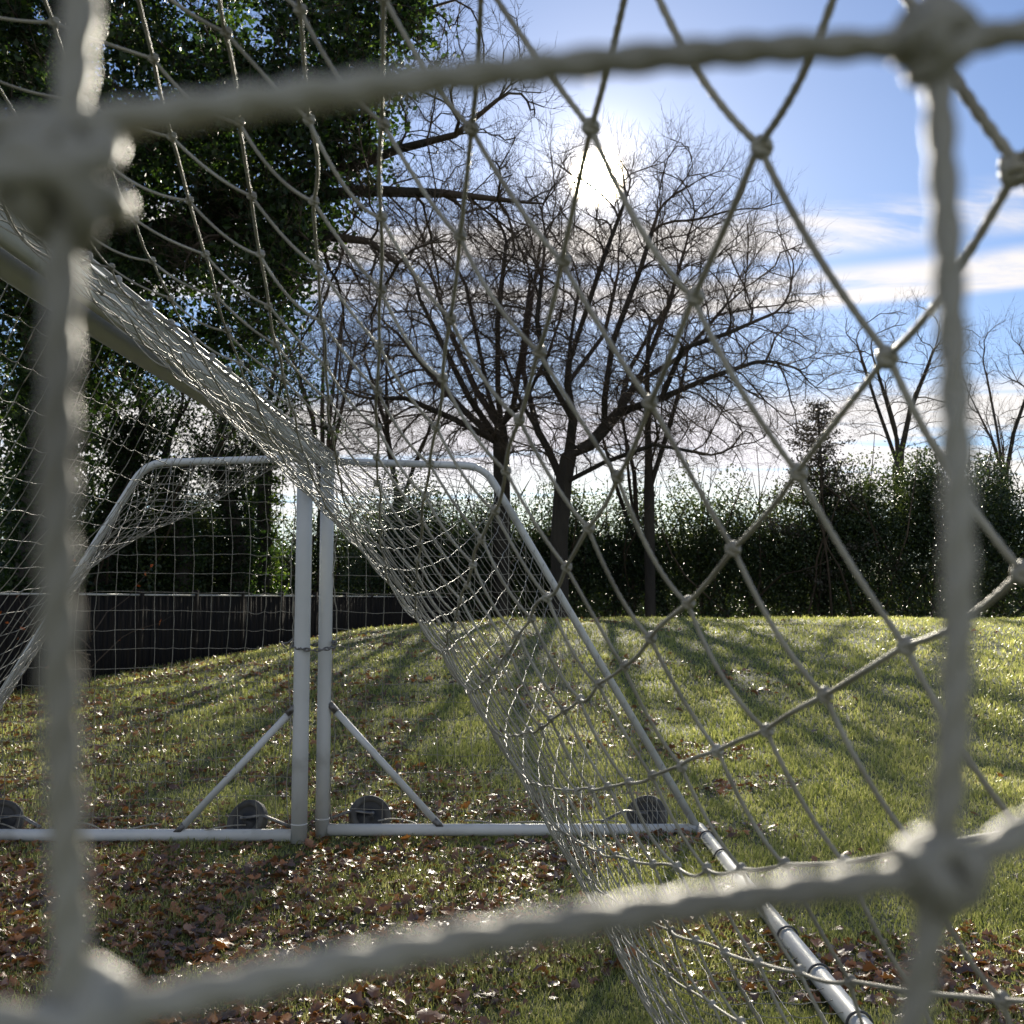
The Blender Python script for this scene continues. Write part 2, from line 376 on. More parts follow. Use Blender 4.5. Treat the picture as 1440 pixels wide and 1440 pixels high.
CAM = np.array([0, 0, CAMZ])
def net_mesh(name, N, E, parent, knots=None, rad=.00212, rest=CELL, seed=0, mat=None, slack=1.0):
    r = np.random.default_rng(seed); mb = MB()
    A, B, Ap, Bn = N[E[:, 0]], N[E[:, 1]], N[E[:, 2]], N[E[:, 3]]
    m0 = (B - Ap) * .5; m1 = (Bn - A) * .5
    ln = np.linalg.norm(B - A, axis=-1)
    sag = np.clip(np.sqrt(np.clip(.375 * ln * (rest - ln), 0, None)), 0, .018) * slack
    mid = (A + B) / 2; dist = np.linalg.norm(mid - CAM, axis=-1)
    bow = r.normal(0, .0022, (len(E), 3)) + np.stack([np.zeros(len(E)), np.zeros(len(E)), -sag * .7], -1)
    bow[dist < .45] *= [.15, .5, .35]
    top_ = (dist < .45) & (mid[:, 2] > CAMZ + .04) & (np.abs(A[:, 2] - B[:, 2]) < .03) & (np.abs(mid[:, 0]) < .05)
    bow[top_] = (0, 0, .0035)
    bot_ = (dist < .45) & (mid[:, 2] < CAMZ + .0) & (mid[:, 2] > CAMZ - .07) & (np.abs(A[:, 2] - B[:, 2]) < .04) & (np.abs(mid[:, 0]) < .04)
    bow[bot_] = (0, 0, .0062)
    ph0 = r.uniform(0, 6.28, len(E))
    for lo, hi, K, S, twist in ((0, .45, 96, 24, True), (.45, 1.6, 44, 9, True), (1.6, 3.2, 14, 6, True), (3.2, 99, 4, 5, False)):
        sel = np.where((dist >= lo) & (dist < hi))[0]
        if not len(sel): continue
        t = np.linspace(0, 1, K)[None, :, None]; rad_ = rad * (1.0 if lo < .4 else .86)
        a, b, c, d = [q[sel][:, None] for q in (A, B, m0, m1)]
        P = (2 * t ** 3 - 3 * t ** 2 + 1) * a + (t ** 3 - 2 * t ** 2 + t) * c + (-2 * t ** 3 + 3 * t ** 2) * b + (t ** 3 - t ** 2) * d
        P = P + bow[sel][:, None] * (4 * t * (1 - t))
        D = np.zeros_like(P); D[:, 1:-1] = P[:, 2:] - P[:, :-2]; D[:, 0] = P[:, 1] - P[:, 0]; D[:, -1] = P[:, -1] - P[:, -2]
        D = norm(D); U, W = frames(D)
        ang = np.arange(S) * 2 * math.pi / S
        L = ln[sel][:, None] * np.linspace(0, 1, K)[None]
        if twist:
            ph = L / (.0150 if lo < 1.6 else .03) * 2 * math.pi + ph0[sel][:, None]
            am = .22 if lo < .4 else .20
            rr = rad_ * (.93 + am * np.abs(np.cos(1.0 * (ang[None, None] - ph[..., None]))) * 1.3 - am * .6)
        else: rr = np.full((len(sel), K, S), rad_)
        V = P[:, :, None] + rr[..., None] * (np.cos(ang)[None, None, :, None] * U[:, :, None] + np.sin(ang)[None, None, :, None] * W[:, :, None])
        n = len(sel)
        e, i, j = np.meshgrid(np.arange(n), np.arange(K - 1), np.arange(S), indexing='ij')
        b0 = e * K * S
        Q = np.stack([b0 + i * S + j, b0 + i * S + (j + 1) % S, b0 + (i + 1) * S + (j + 1) % S, b0 + (i + 1) * S + j], -1).reshape(-1, 4)
        mb.add(V.reshape(-1, 3), Q)
    if knots is not None:
        for k in knots:
            p = N[k]; dd = np.linalg.norm(p - CAM)
            nb = E[(E[:, 0] == k)][:, 1] if dd < 3 else []
            if dd < 1.8:
                # sheet bend: a cored lump with two cords wrapped round it
                q = [norm(N[x] - p) for x in nb] or [np.array([1.0, 0, 0])]
                ax = q[0]; ay = norm(np.cross(ax, np.array([.1, 1, .15]))); az = np.cross(ax, ay)
                if dd < .5: ax = norm(ax + r.normal(0, .6, 3)); ay = norm(np.cross(ax, r.normal(0, 1, 3))); az = np.cross(ax, ay)
                jit = r.normal(0, .0006, 3)
                w = 1.0
                seg = 34 if dd < .5 else 16; sd = 12 if dd < .5 else 7
                kk = 1.12 if dd < .5 else 1.0
                if dd < .5 and p[0] < 0 and p[2] > CAMZ: kk = 1.6; p = p - np.array([0, 0, .0075])
                for (c0, n0, ra, rb, tl) in ((0.0, ax, .0036, .0044, .3), (.0024, norm(ax + ay * .8), .0034, .0042, -.9), (-.0006, norm(ay + az * .7), .0040, .0036, .9), (-.0024, norm(ax - ay * .9), .0034, .0040, 1.2), (.0008, norm(az + ax * .6), .0036, .0030, .3)):
                    n1 = norm(n0 + az * tl * .6 + ay * .2 * tl); u = norm(np.cross(n1, az + .01)); v = np.cross(n1, u)
                    a = np.linspace(0, 2 * math.pi, seg, endpoint=False)
                    ring = p + jit + (n1 * c0 + u * (np.cos(a) * ra)[:, None] + v * (np.sin(a) * rb)[:, None]) * kk * .9
                    rr = rad * (1 + .07 * np.sin(a * 7 + r.uniform(0, 6)))
                    tube(mb, ring, rr * .95, sd, closed=True)
            else:
                s = rad * (2.1 if dd < 3.5 else 1.7) * r.uniform(.85, 1.15)
                V = np.array([(1, 0, 0), (0, 1, 0), (-1, 0, 0), (0, -1, 0), (0, 0, 1), (0, 0, -1)], float)
                a = r.uniform(0, 3); ca, sa = math.cos(a), math.sin(a)
                V = np.stack([V[:, 0] * ca - V[:, 1] * sa, V[:, 0] * sa + V[:, 1] * ca, V[:, 2]], -1) * s + p
                mb.add(V, None, [(0, 1, 4), (1, 2, 4), (2, 3, 4), (3, 0, 4), (1, 0, 5), (2, 1, 5), (3, 2, 5), (0, 3, 5)])
    return mb.build(name, mat or M['rope'], parent)

def panel(name, prof, y, sgn, x0, parent, seed, off=(0, 0), warp=.018, fixed=None, bulge=0.0, cell=CELL):
    """flat net panel closing a goal end; prof = polyline (u,z) from crossbar over the top to the ground; u measured from post"""
    r = np.random.default_rng(seed)
    pu, pz = prof[:, 0], prof[:, 1]
    # boundary functions
    def topz(u): return np.interp(u, pu, pz)
    def maxu(z): return np.interp(-z, -pz[::1], pu)
    zt = pz[0]
    us = np.arange(-200, 200) * cell + off[0]; us = us[(us > .06) & (us < pu.max() - .05)]
    zs = np.arange(-200, 200) * cell + off[1]; zs = zs[(zs > .10) & (zs < zt - .04)]
    nodes = []; idx = {}
    def wp(u, z, k=1.0):
        e = k * warp
        return (u + e * smooth_noise(u * 3.1, z * 3.1, seed, 2), z + e * smooth_noise(u * 2.7 + 5, z * 2.7, seed + 9, 2), bulge * math.sin(math.pi * min(1, max(0, u / 2))) * .5 + e * .8 * smooth_noise(u * 2, z * 2, seed + 4, 2))
    def addn(u, z, dy=0): nodes.append((u, z, dy)); return len(nodes) - 1
    for a, u in enumerate(us):
        for b, z in enumerate(zs):
            if z < topz(u) - .03 and u < maxu(z) - .02:
                edge = min(1, (topz(u) - z) / .3, (maxu(z) - u) / .3, u / .3, z / .3)
                if fixed is not None:
                    key = min(fixed, key=lambda f: (f[0] - u) ** 2 + (f[1] - z) ** 2)
                    if (key[0] - u) ** 2 + (key[1] - z) ** 2 < (cell * .3) ** 2:
                        idx[a, b] = addn(key[2], key[3], key[4]); continue
                    edge *= .25
                idx[a, b] = addn(*wp(u, z, edge))
    st = []; kn = list(idx.values())
    for a, u in enumerate(us):
        s = [idx[a, b] for b in range(len(zs)) if (a, b) in idx]
        if s: st.append([addn(u, .05)] + s + [addn(u, topz(u))])
    for b, z in enumerate(zs):
        s = [idx[a, b] for a in range(len(us)) if (a, b) in idx]
        if s: st.append([addn(0.03, z)] + s + [addn(maxu(z), z)])
    Nn = np.array(nodes)
    N3 = np.stack([x0 + sgn * Nn[:, 0], y + Nn[:, 2], Nn[:, 1]], -1)
    return net_mesh(name, N3, strands_to_edges(st), parent, kn, seed=seed, rest=cell)

def px2xz(px, py, d):
    """where a pixel ray meets the plane y=d"""
    cx = (px - 720) / F; cz = (720 - py) / F
    vy = math.cos(PITCH) - math.sin(PITCH) * cz; vz = math.sin(PITCH) + math.cos(PITCH) * cz
    return cx / vy * d, CAMZ + vz / vy * d

# ------------------------------------------------------------------ goals
def make_goal(sgn, x0, yn, yf, pw, label, seed, wheels, near_fixed=None, slk=.955, vs=1.018):
    """sgn=+1: net side towards +x. yn, yf: near and far end"""
    g = empty('football_goal', (x0, yf, 0))
    tag(g, label, 'football goal', 'portable goals chained mouth to mouth')
    X = lambda u: x0 + sgn * u
    zc = 2.40
    # crossbar: oval profile with a net track rib
    mb = MB(); tube(mb, [(x0, yn - .05, zc), (x0, yn + 1, zc), (x0, (yn + yf) / 2, zc - .012), (x0, yf - 1, zc), (x0, yf + .05, zc)], 1.0, 28, squash=(pw / 2 * .86, .060))
    mb.build('crossbar', M['paint'], g)
    mb = MB(); 
    for dz in (-.012, .012): box(mb, (X(pw / 2 + .004), (yn + yf) / 2, zc + .018 + dz), (.016, yf - yn, .004))
    mb.build('net_track', M['paint'], g)
    for y in (yn, yf):
        mb = MB(); tube(mb, [(x0, y, 0.0), (x0, y, .6), (x0, y, 1.6), (x0, y, zc)], 1.0, 28, squash=(pw / 2, pw / 2))
        tube(mb, [(x0, y, .108), (x0, y, .116)], pw / 2 + .0015, 28)
        tube(mb, [(x0, y, zc - .11), (x0, y, zc - .055)], pw / 2 + .004, 28)
        mb.build('post', M['paint'], g)
    prof = bend([(0, zc), (1.02, zc - .03), (2.385, .05)], .13, 7)
    for y in (yn, yf):
        mb = MB(); tube(mb, [(X(u), y, z) for u, z in prof], .024, 16); mb.build('stanchion', M['paint'], g)
        mb = MB(); tube(mb, [(X(pw / 2 - .005), y, .042), (X(2.40), y, .042)], .038, 20); mb.build('side_ground_bar', M['paint'], g)
        mb = MB(); tube(mb, [(X(.045), y, .82), (X(.745), y, .07)], .022, 14)
        mb.build('brace', M['paint'], g)
        for (ub, zb_) in ((.058, .81), (.735, .083)):
            mb = MB(); box(mb, (X(ub), y, zb_), (.07, .056, .035), tilt=.8 * sgn)
            for yy in (-.030, .030): tube(mb, [(X(ub), y + yy * .9, zb_), (X(ub), y + yy * 1.25, zb_)], .009, 6)
            mb.build('bracket', M['steel'], g)
    mb = MB(); tube(mb, [(X(2.40), yn - .04, .042), (X(2.40), yf + .04, .042)], .038, 20); mb.build('rear_ground_bar', M['paint'], g)
    # hanging sheet of net between crossbar and rear bar
    prof2 = bend([(.055, zc + .012), (1.02, zc - .002), (2.40, .07)], .13, 5)
    seg = np.concatenate([[0], np.cumsum(np.linalg.norm(np.diff(prof2, axis=0), axis=1))])
    nu = int(round(seg[-1] / CELL)); nv = int(round((yf - yn) * vs / CELL))
    s = np.linspace(0, seg[-1], nu + 1)
    pu = np.interp(s, seg, prof2[:, 0]); pz = np.interp(s, seg, prof2[:, 1])
    vy = np.linspace(yn, yf, nv + 1)
    front = np.stack([np.full(nv + 1, X(.055)), vy, np.full(nv + 1, zc + .012)], -1)
    bar = np.stack([np.full(nv + 1, X(2.40)), vy, np.full(nv + 1, .075)], -1)
    e0 = np.stack([X(pu), np.full(nu + 1, yn), pz], -1); e1 = np.stack([X(pu), np.full(nu + 1, yf), pz], -1)
    P = relax_sheet(front, bar, (e0, e1), nu, nv, CELL, CELL, seed=seed, slack_u=slk, vs=vs, heavy=2.0 if sgn > 0 else .1)
    N = P.reshape(-1, 3); W = nv + 1
    st = [[i * W + j for j in range(W)] for i in range(nu + 1)] + [[i * W + j for i in range(nu + 1)] for j in range(W)]
    net_mesh('back_net', N, strands_to_edges(st), g, [i * W + j for i in range(1, nu) for j in range(1, nv)], seed=seed)
    # end panels
    if near_fixed:
        off, fx = near_fixed
        panel('side_net', prof, yn, sgn, x0, g, seed + 30, off, fixed=fx)
    else:
        panel('side_net', prof, yn, sgn, x0, g, seed + 30, (.04, .02))
    panel('side_net', prof, yf, sgn, x0, g, seed + 40, (.03, .05), warp=.035)
    # clips that hold the net along crossbar and rear bar
    for y in np.arange(yn + .25, yf - .1, .23):
        mb = MB(); yy = y + RNG.normal(0, .02)
        tube(mb, bend([(X(pw / 2 - .008), yy, zc + .020), (X(pw / 2 + .030), yy, zc + .030), (X(pw / 2 + .030), yy, zc + .004), (X(pw / 2 + .006), yy, zc - .002)], .012, 4), .006, 8)
        mb.build('net_clip', M['clipw'], g)
    for y in np.arange(yn + .3, yf - .1, .46):
        mb = MB(); a = np.linspace(0, 2 * math.pi, 20, endpoint=False)
        tube(mb, [(X(2.40) + .045 * math.cos(q), y, .042 + .045 * math.sin(q)) for q in a], .005, 6, closed=True)
        mb.build('net_tie', M['clip'], g)
    # cord lacing beside the far post
    r = np.random.default_rng(seed + 3)
    zz = np.linspace(.1, 2.3, 60)
    pts = [(X(pw / 2 + .018 + .012 * math.sin(z * 9 + seed) + r.normal(0, .003)), yf - .01 + .01 * math.cos(z * 14), z) for z in zz]
    mb = MB(); tube(mb, pts, .0035, 7); mb.build('lacing_cord', M['rope'], g)
    # loose cord lying over the ground bar
    for (ua, ub) in ((.35, .72), (.9, 1.9)):
        uu = np.linspace(ua, ub, 40)
        pts = [(X(u), yf + .045 + .06 * math.sin(u * 11 + seed), .045 + .05 * abs(math.sin(u * 6.5 + seed))) for u in uu]
        mb = MB(); tube(mb, pts, .005, 7); mb.build('loose_cord', M['rope'], g)
    # transport wheels folded beside the ground bar
    for (xw, tilt) in wheels:
        yw = yf + .13
        w = empty('wheel', (0, 0, 0)); w.parent = g
        w.location = (xw - x0, .13, .098)
        c = np.array([xw, yw, .098])
        ax = norm(np.array([math.sin(tilt), -math.cos(tilt), .60])); u, v = frames(ax[None]); u = u[0]; v = v[0]
        a = np.linspace(0, 2 * math.pi, 36, endpoint=False)
        ring = lambda rad, h: c + ax * h + u * (np.cos(a) * rad)[:, None] + v * (np.sin(a) * rad)[:, None]
        def lathe(mbx, rows):
            n = len(a); Vs = np.concatenate([ring(rd, h) for rd, h in rows]); Qs = []
            for i in range(len(rows) - 1):
                for j in range(n): Qs.append((i * n + j, i * n + (j + 1) % n, (i + 1) * n + (j + 1) % n, (i + 1) * n + j))
            mbx.add(Vs, Qs)
        mb = MB(); lathe(mb, [(.098, -.034), (.118, -.040), (.132, -.032), (.138, -.014), (.135, -.010), (.138, -.004), (.138, .004), (.135, .010), (.138, .014), (.132, .032), (.118, .040), (.098, .034), (.090, .01), (.090, -.01), (.098, -.034)])
        mb.build('tyre', M['rubber'], w)
        mb = MB(); lathe(mb, [(.001, -.018), (.02, -.02), (.024, -.008), (.07, -.004), (.092, -.020)]); lathe(mb, [(.092, .020), (.07, .010), (.026, .014), (.022, .028), (.001, .028)])
        mb.build('rim', M['hub'], w)
        mb = MB(); tube(mb, [c - ax * .05, c + ax * .07], .011, 10)
        d = 1 if xw > x0 else -1
        tube(mb, bend([c + ax * .055, c + ax * .055 + np.array([-.13 * d, 0, .02]), (xw - .30 * d, yf + .03, .085)], .04, 4), 1.0, 8, squash=(.018, .009))
        mb.build('wheel_arm', M['steel'], w)
    return g

SLACK_U = .912
YN = .138
XR, XL = -1.205, -1.322
# knots of the nearest cell, placed on the end panel
d = YN
KD = (.118, .140, .138, .120)
kt = [px2xz(98, 178, KD[0]), px2xz(1318, 62, KD[1]), px2xz(1318, 1228, KD[2]), px2xz(104, 1440, KD[3])]
u0 = (kt[0][0] + kt[3][0]) / 2 - XR; u1 = u0 + CELL
zlo = (kt[2][1] + kt[3][1]) / 2; zhi = zlo + CELL
fx = [(u, z, k[0] - XR, k[1], q - YN) for u, z, k, q in zip((u0, u1, u1, u0), (zhi, zhi, zlo, zlo), kt, KD)]
for (u, z, px, py, q) in ((u1 + CELL, zlo, 2350, 640, .145), (u1, zlo - CELL, 1010, 2380, .142), (u1 + CELL, zhi, 2500, -120, .145)):
    a_, b_ = px2xz(px, py, q); fx.append((u, z, a_ - XR, b_, q - YN))
off = (u0 % CELL, zlo % CELL)
make_goal(+1, XR, YN, 6.65, .088, 'white goal on the right, its sagging net filling the middle of the view', 21,
          [((525 - 720) / F * 6.8, .45), ((905 - 720) / F * 6.8, -.45)], (off, fx))
make_goal(-1, XL, YN - .1, 6.50, .100, 'white goal on the left, its net drooping away from the paired crossbar', 5,
          [((357 - 720) / F * 6.65, -.45), ((18 - 720) / F * 6.65, .35)], slk=1.0, vs=1.055)

# chain binding the two far posts
def make_chain():
    cx = (XR + XL) / 2; cy = (6.65 + 6.5) / 2
    z0 = px2xz(440, 906, 6.55)[1]
    n = 26; a = np.linspace(0, 2 * math.pi, n, endpoint=False)
    mb = MB()
    P = np.stack([cx + .135 * np.cos(a), cy + .14 * np.sin(a), z0 + .012 * np.sin(a * 2 + 1) - .02 * (np.sin(a) < 0)], -1)
    for k in range(n):
        D = norm(P[(k + 1) % n] - P[k - 1]); U, W = frames(D[None]); U, W = U[0], W[0]
        if k % 2: U, W = norm(U + .8 * W), norm(W - .8 * U)
        t = np.linspace(0, 2 * math.pi, 14, endpoint=False)
        tube(mb, P[k] + D * (np.cos(t) * .024)[:, None] + U * (np.sin(t) * .013)[:, None], .0045, 6, closed=True)
    # tail of spare links at the left
    for k in range(5):
        p = P[n // 2] + np.array([-.012 * k - .01, -.02, -.006 * k + .01]); t = np.linspace(0, 2 * math.pi, 12, endpoint=False)
        D = norm(np.array([.5, .1, .6 - .3 * k])); U = frames(D[None])[0][0]
        tube(mb, p + D * (np.cos(t) * .024)[:, None] + U * (np.sin(t) * .013)[:, None], .0045, 6, closed=True)
    o = mb.build('chain', M['steel'])
    tag(o, 'dark steel chain looped round the two touching goalposts', 'chain')
make_chain()

# ------------------------------------------------------------------ fence
def make_fence():
    P0 = np.array([-6.80, 18.8]); dv = np.array([.46, 1.77])
    f = empty('timber_fence', (P0[0], P0[1], 0))
    tag(f, 'dark close-board timber fence at the left edge of the field', 'fence')
    rz = math.atan2(dv[1], dv[0]); L = np.linalg.norm(dv)
    nrm = np.array([math.sin(rz), -math.cos(rz)])
    top = 1.64
    for k in range(-4, 12):
        p = P0 + dv * k
        mb = MB(); box(mb, (p[0], p[1], top / 2 - .25 + .04), (.10, .10, top + .5 + .02), rz)
        mb.build('post', M['fence'], f)
        if k < 11:
            mb = MB(); nb = 16; w = L / nb
            for b in range(nb):
                q = P0 + dv * (k + (b + .5) / nb) + nrm * (.006 * (b % 2) + RNG.normal(0, .0015))
                box(mb, (q[0], q[1], top / 2 - .32 + RNG.normal(0, .003)), (w * 1.25 if b % 2 else w * 1.02, .016, top + .5), rz + .02)
            for zz in (.45, 1.2):
                q = P0 + dv * (k + .5) - nrm * .035; box(mb, (q[0], q[1], zz), (L - .1, .04, .08), rz)
            mb.build('board_panel', M['fence'], f)
            mb = MB(); q = P0 + dv * (k + .5); box(mb, (q[0], q[1], top - .055), (L - .11, .06, .03), rz)
            mb.build('capping_rail', M['fencecap'], f)
make_fence()

# ------------------------------------------------------------------ trees
SCALE = 1.17
def scl(p, k=None):
    p = np.asarray(p, float); return CAM + (p - CAM) * (k or SCALE)

def colonize(chains, att, step=.35, infl=3.0, kill=.6, iters=160, rng=None, jit=.25, grav=0.0):
    pos = []; par = []
    for ch in chains:           # (start index or -1, points)
        s, pts = ch
        for p in pts:
            pos.append(np.array(p, float)); par.append(s); s = len(pos) - 1
    pos = list(pos)
    A = att.copy(); PA = np.array(pos)
    d = np.linalg.norm(A[:, None] - PA[None], axis=-1); near = d.argmin(1); nd_ = d.min(1)
    for it in range(iters):
        if not len(A): break
        act = nd_ < infl
        if not act.any(): act = nd_ <= np.partition(nd_, min(3, len(nd_) - 1))[min(3, len(nd_) - 1)]
        ids = near[act]; PA = np.array(pos)
        dirs = norm(A[act] - PA[ids])
        acc = np.zeros((len(pos), 3)); np.add.at(acc, ids, dirs)
        un = np.unique(ids)
        new = []
        for u in un:
            v = acc[u]; l = np.linalg.norm(v)
            if l < 1e-3: v = rng.normal(0, 1, 3); l = np.linalg.norm(v)
            v = v / l
            if par[u] >= 0:
                pd = pos[u] - pos[par[u]]; v = v + .95 * pd / max(np.linalg.norm(pd), 1e-6)
            v = v + rng.normal(0, jit, 3); v[2] += grav; v /= np.linalg.norm(v)
            q = pos[u] + v * step
            if len(new) < 4000 and (np.abs(PA - q).sum(1) < step * .55).any():
                q = pos[u] + norm(v + rng.normal(0, .6, 3)) * step
                if (np.linalg.norm(PA - q, axis=1) < step * .4).any(): continue
            new.append((q, u))
        if not new: break
        s0 = len(pos)
        for p, u in new: pos.append(p); par.append(u)
        NP = np.array([p for p, _ in new])
        d = np.linalg.norm(A[:, None] - NP[None], axis=-1)
        bi = d.argmin(1); bd = d.min(1); imp = bd < nd_
        near = np.where(imp, bi + s0, near); nd_ = np.where(imp, bd, nd_)
        k = nd_ > kill; A, near, nd_ = A[k], near[k], nd_[k]
    return np.array(pos), np.array(par)

def radii(pos, par, tip, ex, base=None):
    n = len(pos); acc = np.zeros(n)
    for i in range(n - 1, -1, -1):
        if acc[i] == 0: acc[i] = tip ** ex
        if par[i] >= 0: acc[par[i]] += acc[i]
    r = acc ** (1 / ex)
    if base:                                        # rescale so the trunk has the right girth but tips stay fine
        k = math.log(base / tip) / math.log(r[0] / tip); r = tip * (r / tip) ** k
    return r

def seg_mesh(mb, P0, P1, R0, R1, D0, D1, S):
    if not len(P0): return
    U0, W0 = frames(D0)
    # carry the start frame to the end ring so that nothing twists
    U1 = norm(U0 - D1 * (U0 * D1).sum(-1, keepdims=True)); W1 = np.cross(D1, U1)
    a = np.arange(S) * 2 * math.pi / S; c = np.cos(a)[None, :, None]; s = np.sin(a)[None, :, None]
    V0 = P0[:, None] + R0[:, None, None] * (c * U0[:, None] + s * W0[:, None])
    V1 = P1[:, None] + R1[:, None, None] * (c * U1[:, None] + s * W1[:, None])
    n = len(P0); V = np.concatenate([V0, V1], 1).reshape(-1, 3)
    j = np.arange(S)[None]; b = np.arange(n)[:, None] * 2 * S
    Q = np.stack([b + j, b + (j + 1) % S, b + S + (j + 1) % S, b + S + j], -1).reshape(-1, 4)
    mb.add(V, Q)

def twigs(P, D, n, ln, segs, r0, rng, up=.15, spread=.55, wig=.35):
    """n twigs each starting at P along D; returns seg arrays and end/mid points for the next level"""
    d = norm(D + rng.normal(0, spread, D.shape)); d[:, 2] += up; d = norm(d)
    L = ln * rng.uniform(.5, 1.3, len(P)) / segs
    p = P; out0, out1, ra, rb, ds = [], [], [], [], []
    for k in range(segs):
        d = norm(d + rng.normal(0, wig, d.shape) + np.array([0, 0, up * .5]))
        q = p + d * L[:, None]
        out0.append(p); out1.append(q); f0 = 1 - k / segs * .7; f1 = 1 - (k + 1) / segs * .7
        ra.append(np.full(len(P), r0 * f0)); rb.append(np.full(len(P), r0 * f1)); ds.append(d)
        p = q
    return map(np.concatenate, (out0, out1, ra, rb, ds))

def leaf_cloud(C, size, rng, up=0.3, D=None):
    n = len(C)
    s = size * rng.uniform(.6, 1.35, n)[:, None]
    a = norm(rng.normal(0, 1, (n, 3))) if D is None else norm(D + rng.normal(0, .7, (n, 3)))
    nn = rng.normal(0, 1, (n, 3)); nn[:, 2] += up * 3; b = norm(np.cross(a, norm(nn))); c = np.cross(a, b)
    fold = rng.uniform(.1, .5, n)[:, None]
    base = C - a * s * .5; tip = C + a * s * .5
    l = C + b * s * .34 + c * s * fold * .4 - a * s * .08; r = C - b * s * .34 + c * s * fold * .4 - a * s * .08
    V = np.stack([base, r, tip, l], 1).reshape(-1, 3)
    o = np.arange(n)[:, None] * 4
    T = np.concatenate([o + np.array([[0, 1, 2]]), o + np.array([[0, 2, 3]])])
    return V, T

def ell(n, c, r, rng, shell=.45, zmin=None):
    d = norm(rng.normal(0, 1, (n, 3))); t = (shell + (1 - shell) * rng.random(n) ** .6)[:, None]
    p = np.array(c) + d * t * np.array(r)
    return p if zmin is None else p[p[:, 2] > zmin]

def bare_tree(name, label, base, stems, att, seed, girth, step=.4, infl=3.5, kill=.7, tip=.014, twig_n=(2, 2), twig_l=(.9, .4),
              cat='tree', group=None, jit=.25, thick=.05, leaves=None, iters=150, ex=2.3, cut=None, wig=.12, sc=1, grav=0.0):
    rng = np.random.default_rng(seed)
    if sc != 1:
        stems = [(a, scl(np.array(c), sc)) for a, c in stems]; att = scl(att, sc); base = tuple(scl(base, sc)[:2])
        base = (*base, gb(*base) - .1); stems[0][1][0][2] = base[2]
    t = empty(name, base); tag(t, label, cat, group)
    pos, par = colonize(stems, att, step, infl, kill, iters, rng, jit, grav)
    r = radii(pos, par, tip, ex, girth)
    has = par >= 0; ch = np.where(has)[0]
    nch = np.bincount(par[ch], minlength=len(pos))
    D = np.zeros_like(pos); D[ch] = norm(pos[ch] - pos[par[ch]]); D[~has] = (0, 0, 1)
    # main continuation: the thickest child
    best = np.full(len(pos), -1)
    for i in ch:
        p = par[i]
        if best[p] < 0 or r[i] > r[best[p]]: best[p] = i
    main = best[par[ch]] == ch
    R0 = np.where(main, r[par[ch]], np.minimum(r[ch] * 1.15, r[par[ch]])); D0 = np.where(main[:, None], D[par[ch]], D[ch])
    D0 = norm(D0)
    fat = r[ch] > thick
    mt, mc = MB(), MB()
    seg_mesh(mt, pos[par[ch]][fat], pos[ch][fat], R0[fat], r[ch][fat], D0[fat], D[ch][fat], 12)
    f2 = ~fat
    seg_mesh(mc, pos[par[ch]][f2], pos[ch][f2], R0[f2], r[ch][f2], D0[f2], D[ch][f2], 5)
    # root flare
    b = pos[0]; seg_mesh(mt, b[None] - [[0, 0, .5]], b[None], r[:1] * 1.7, r[:1] * 1.02, np.array([[0, 0, 1.0]]), D[:1], 14)
    # twigs
    thin = np.where((r < .05) & has)[0]
    thin = np.repeat(thin, twig_n[0])
    if len(thin):
        s0, s1, ra, rb, ds = twigs(pos[thin], D[thin], 1, twig_l[0], 4, .0058, rng, wig=wig)
        seg_mesh(mc, s0, s1, ra, rb, ds, ds, 3)
        ii = np.repeat(np.arange(len(s1)), twig_n[1]); ii = ii[rng.random(len(ii)) < .8]
        a0, a1, aa, ab, ad = twigs(s1[ii], ds[ii], 1, twig_l[1], 3, .0038, rng, wig=wig)
        seg_mesh(mc, a0, a1, aa, ab, ad, ad, 3)
    mt.build('trunk', M['bark'], t); mc.build('crown', M['bark2'], t)
    return t, pos, par, r, D

def gb(x, y): return float(gz(x, y))

# --- main oaks
def stem(b, pts): return [(b[0], b[1], b[2]), *pts]
def lerp_chain(pts, step=.5):
    out = [np.array(pts[0], float)]
    for a, b in zip(pts[:-1], pts[1:]):
        a = np.array(a, float); b = np.array(b, float); n = max(1, int(np.linalg.norm(b - a) / step))
        for k in range(1, n + 1): out.append(a + (b - a) * k / n)
    return out

def pt(px, py, d):
    x, z = px2xz(px, py, d); return (x, d, z)

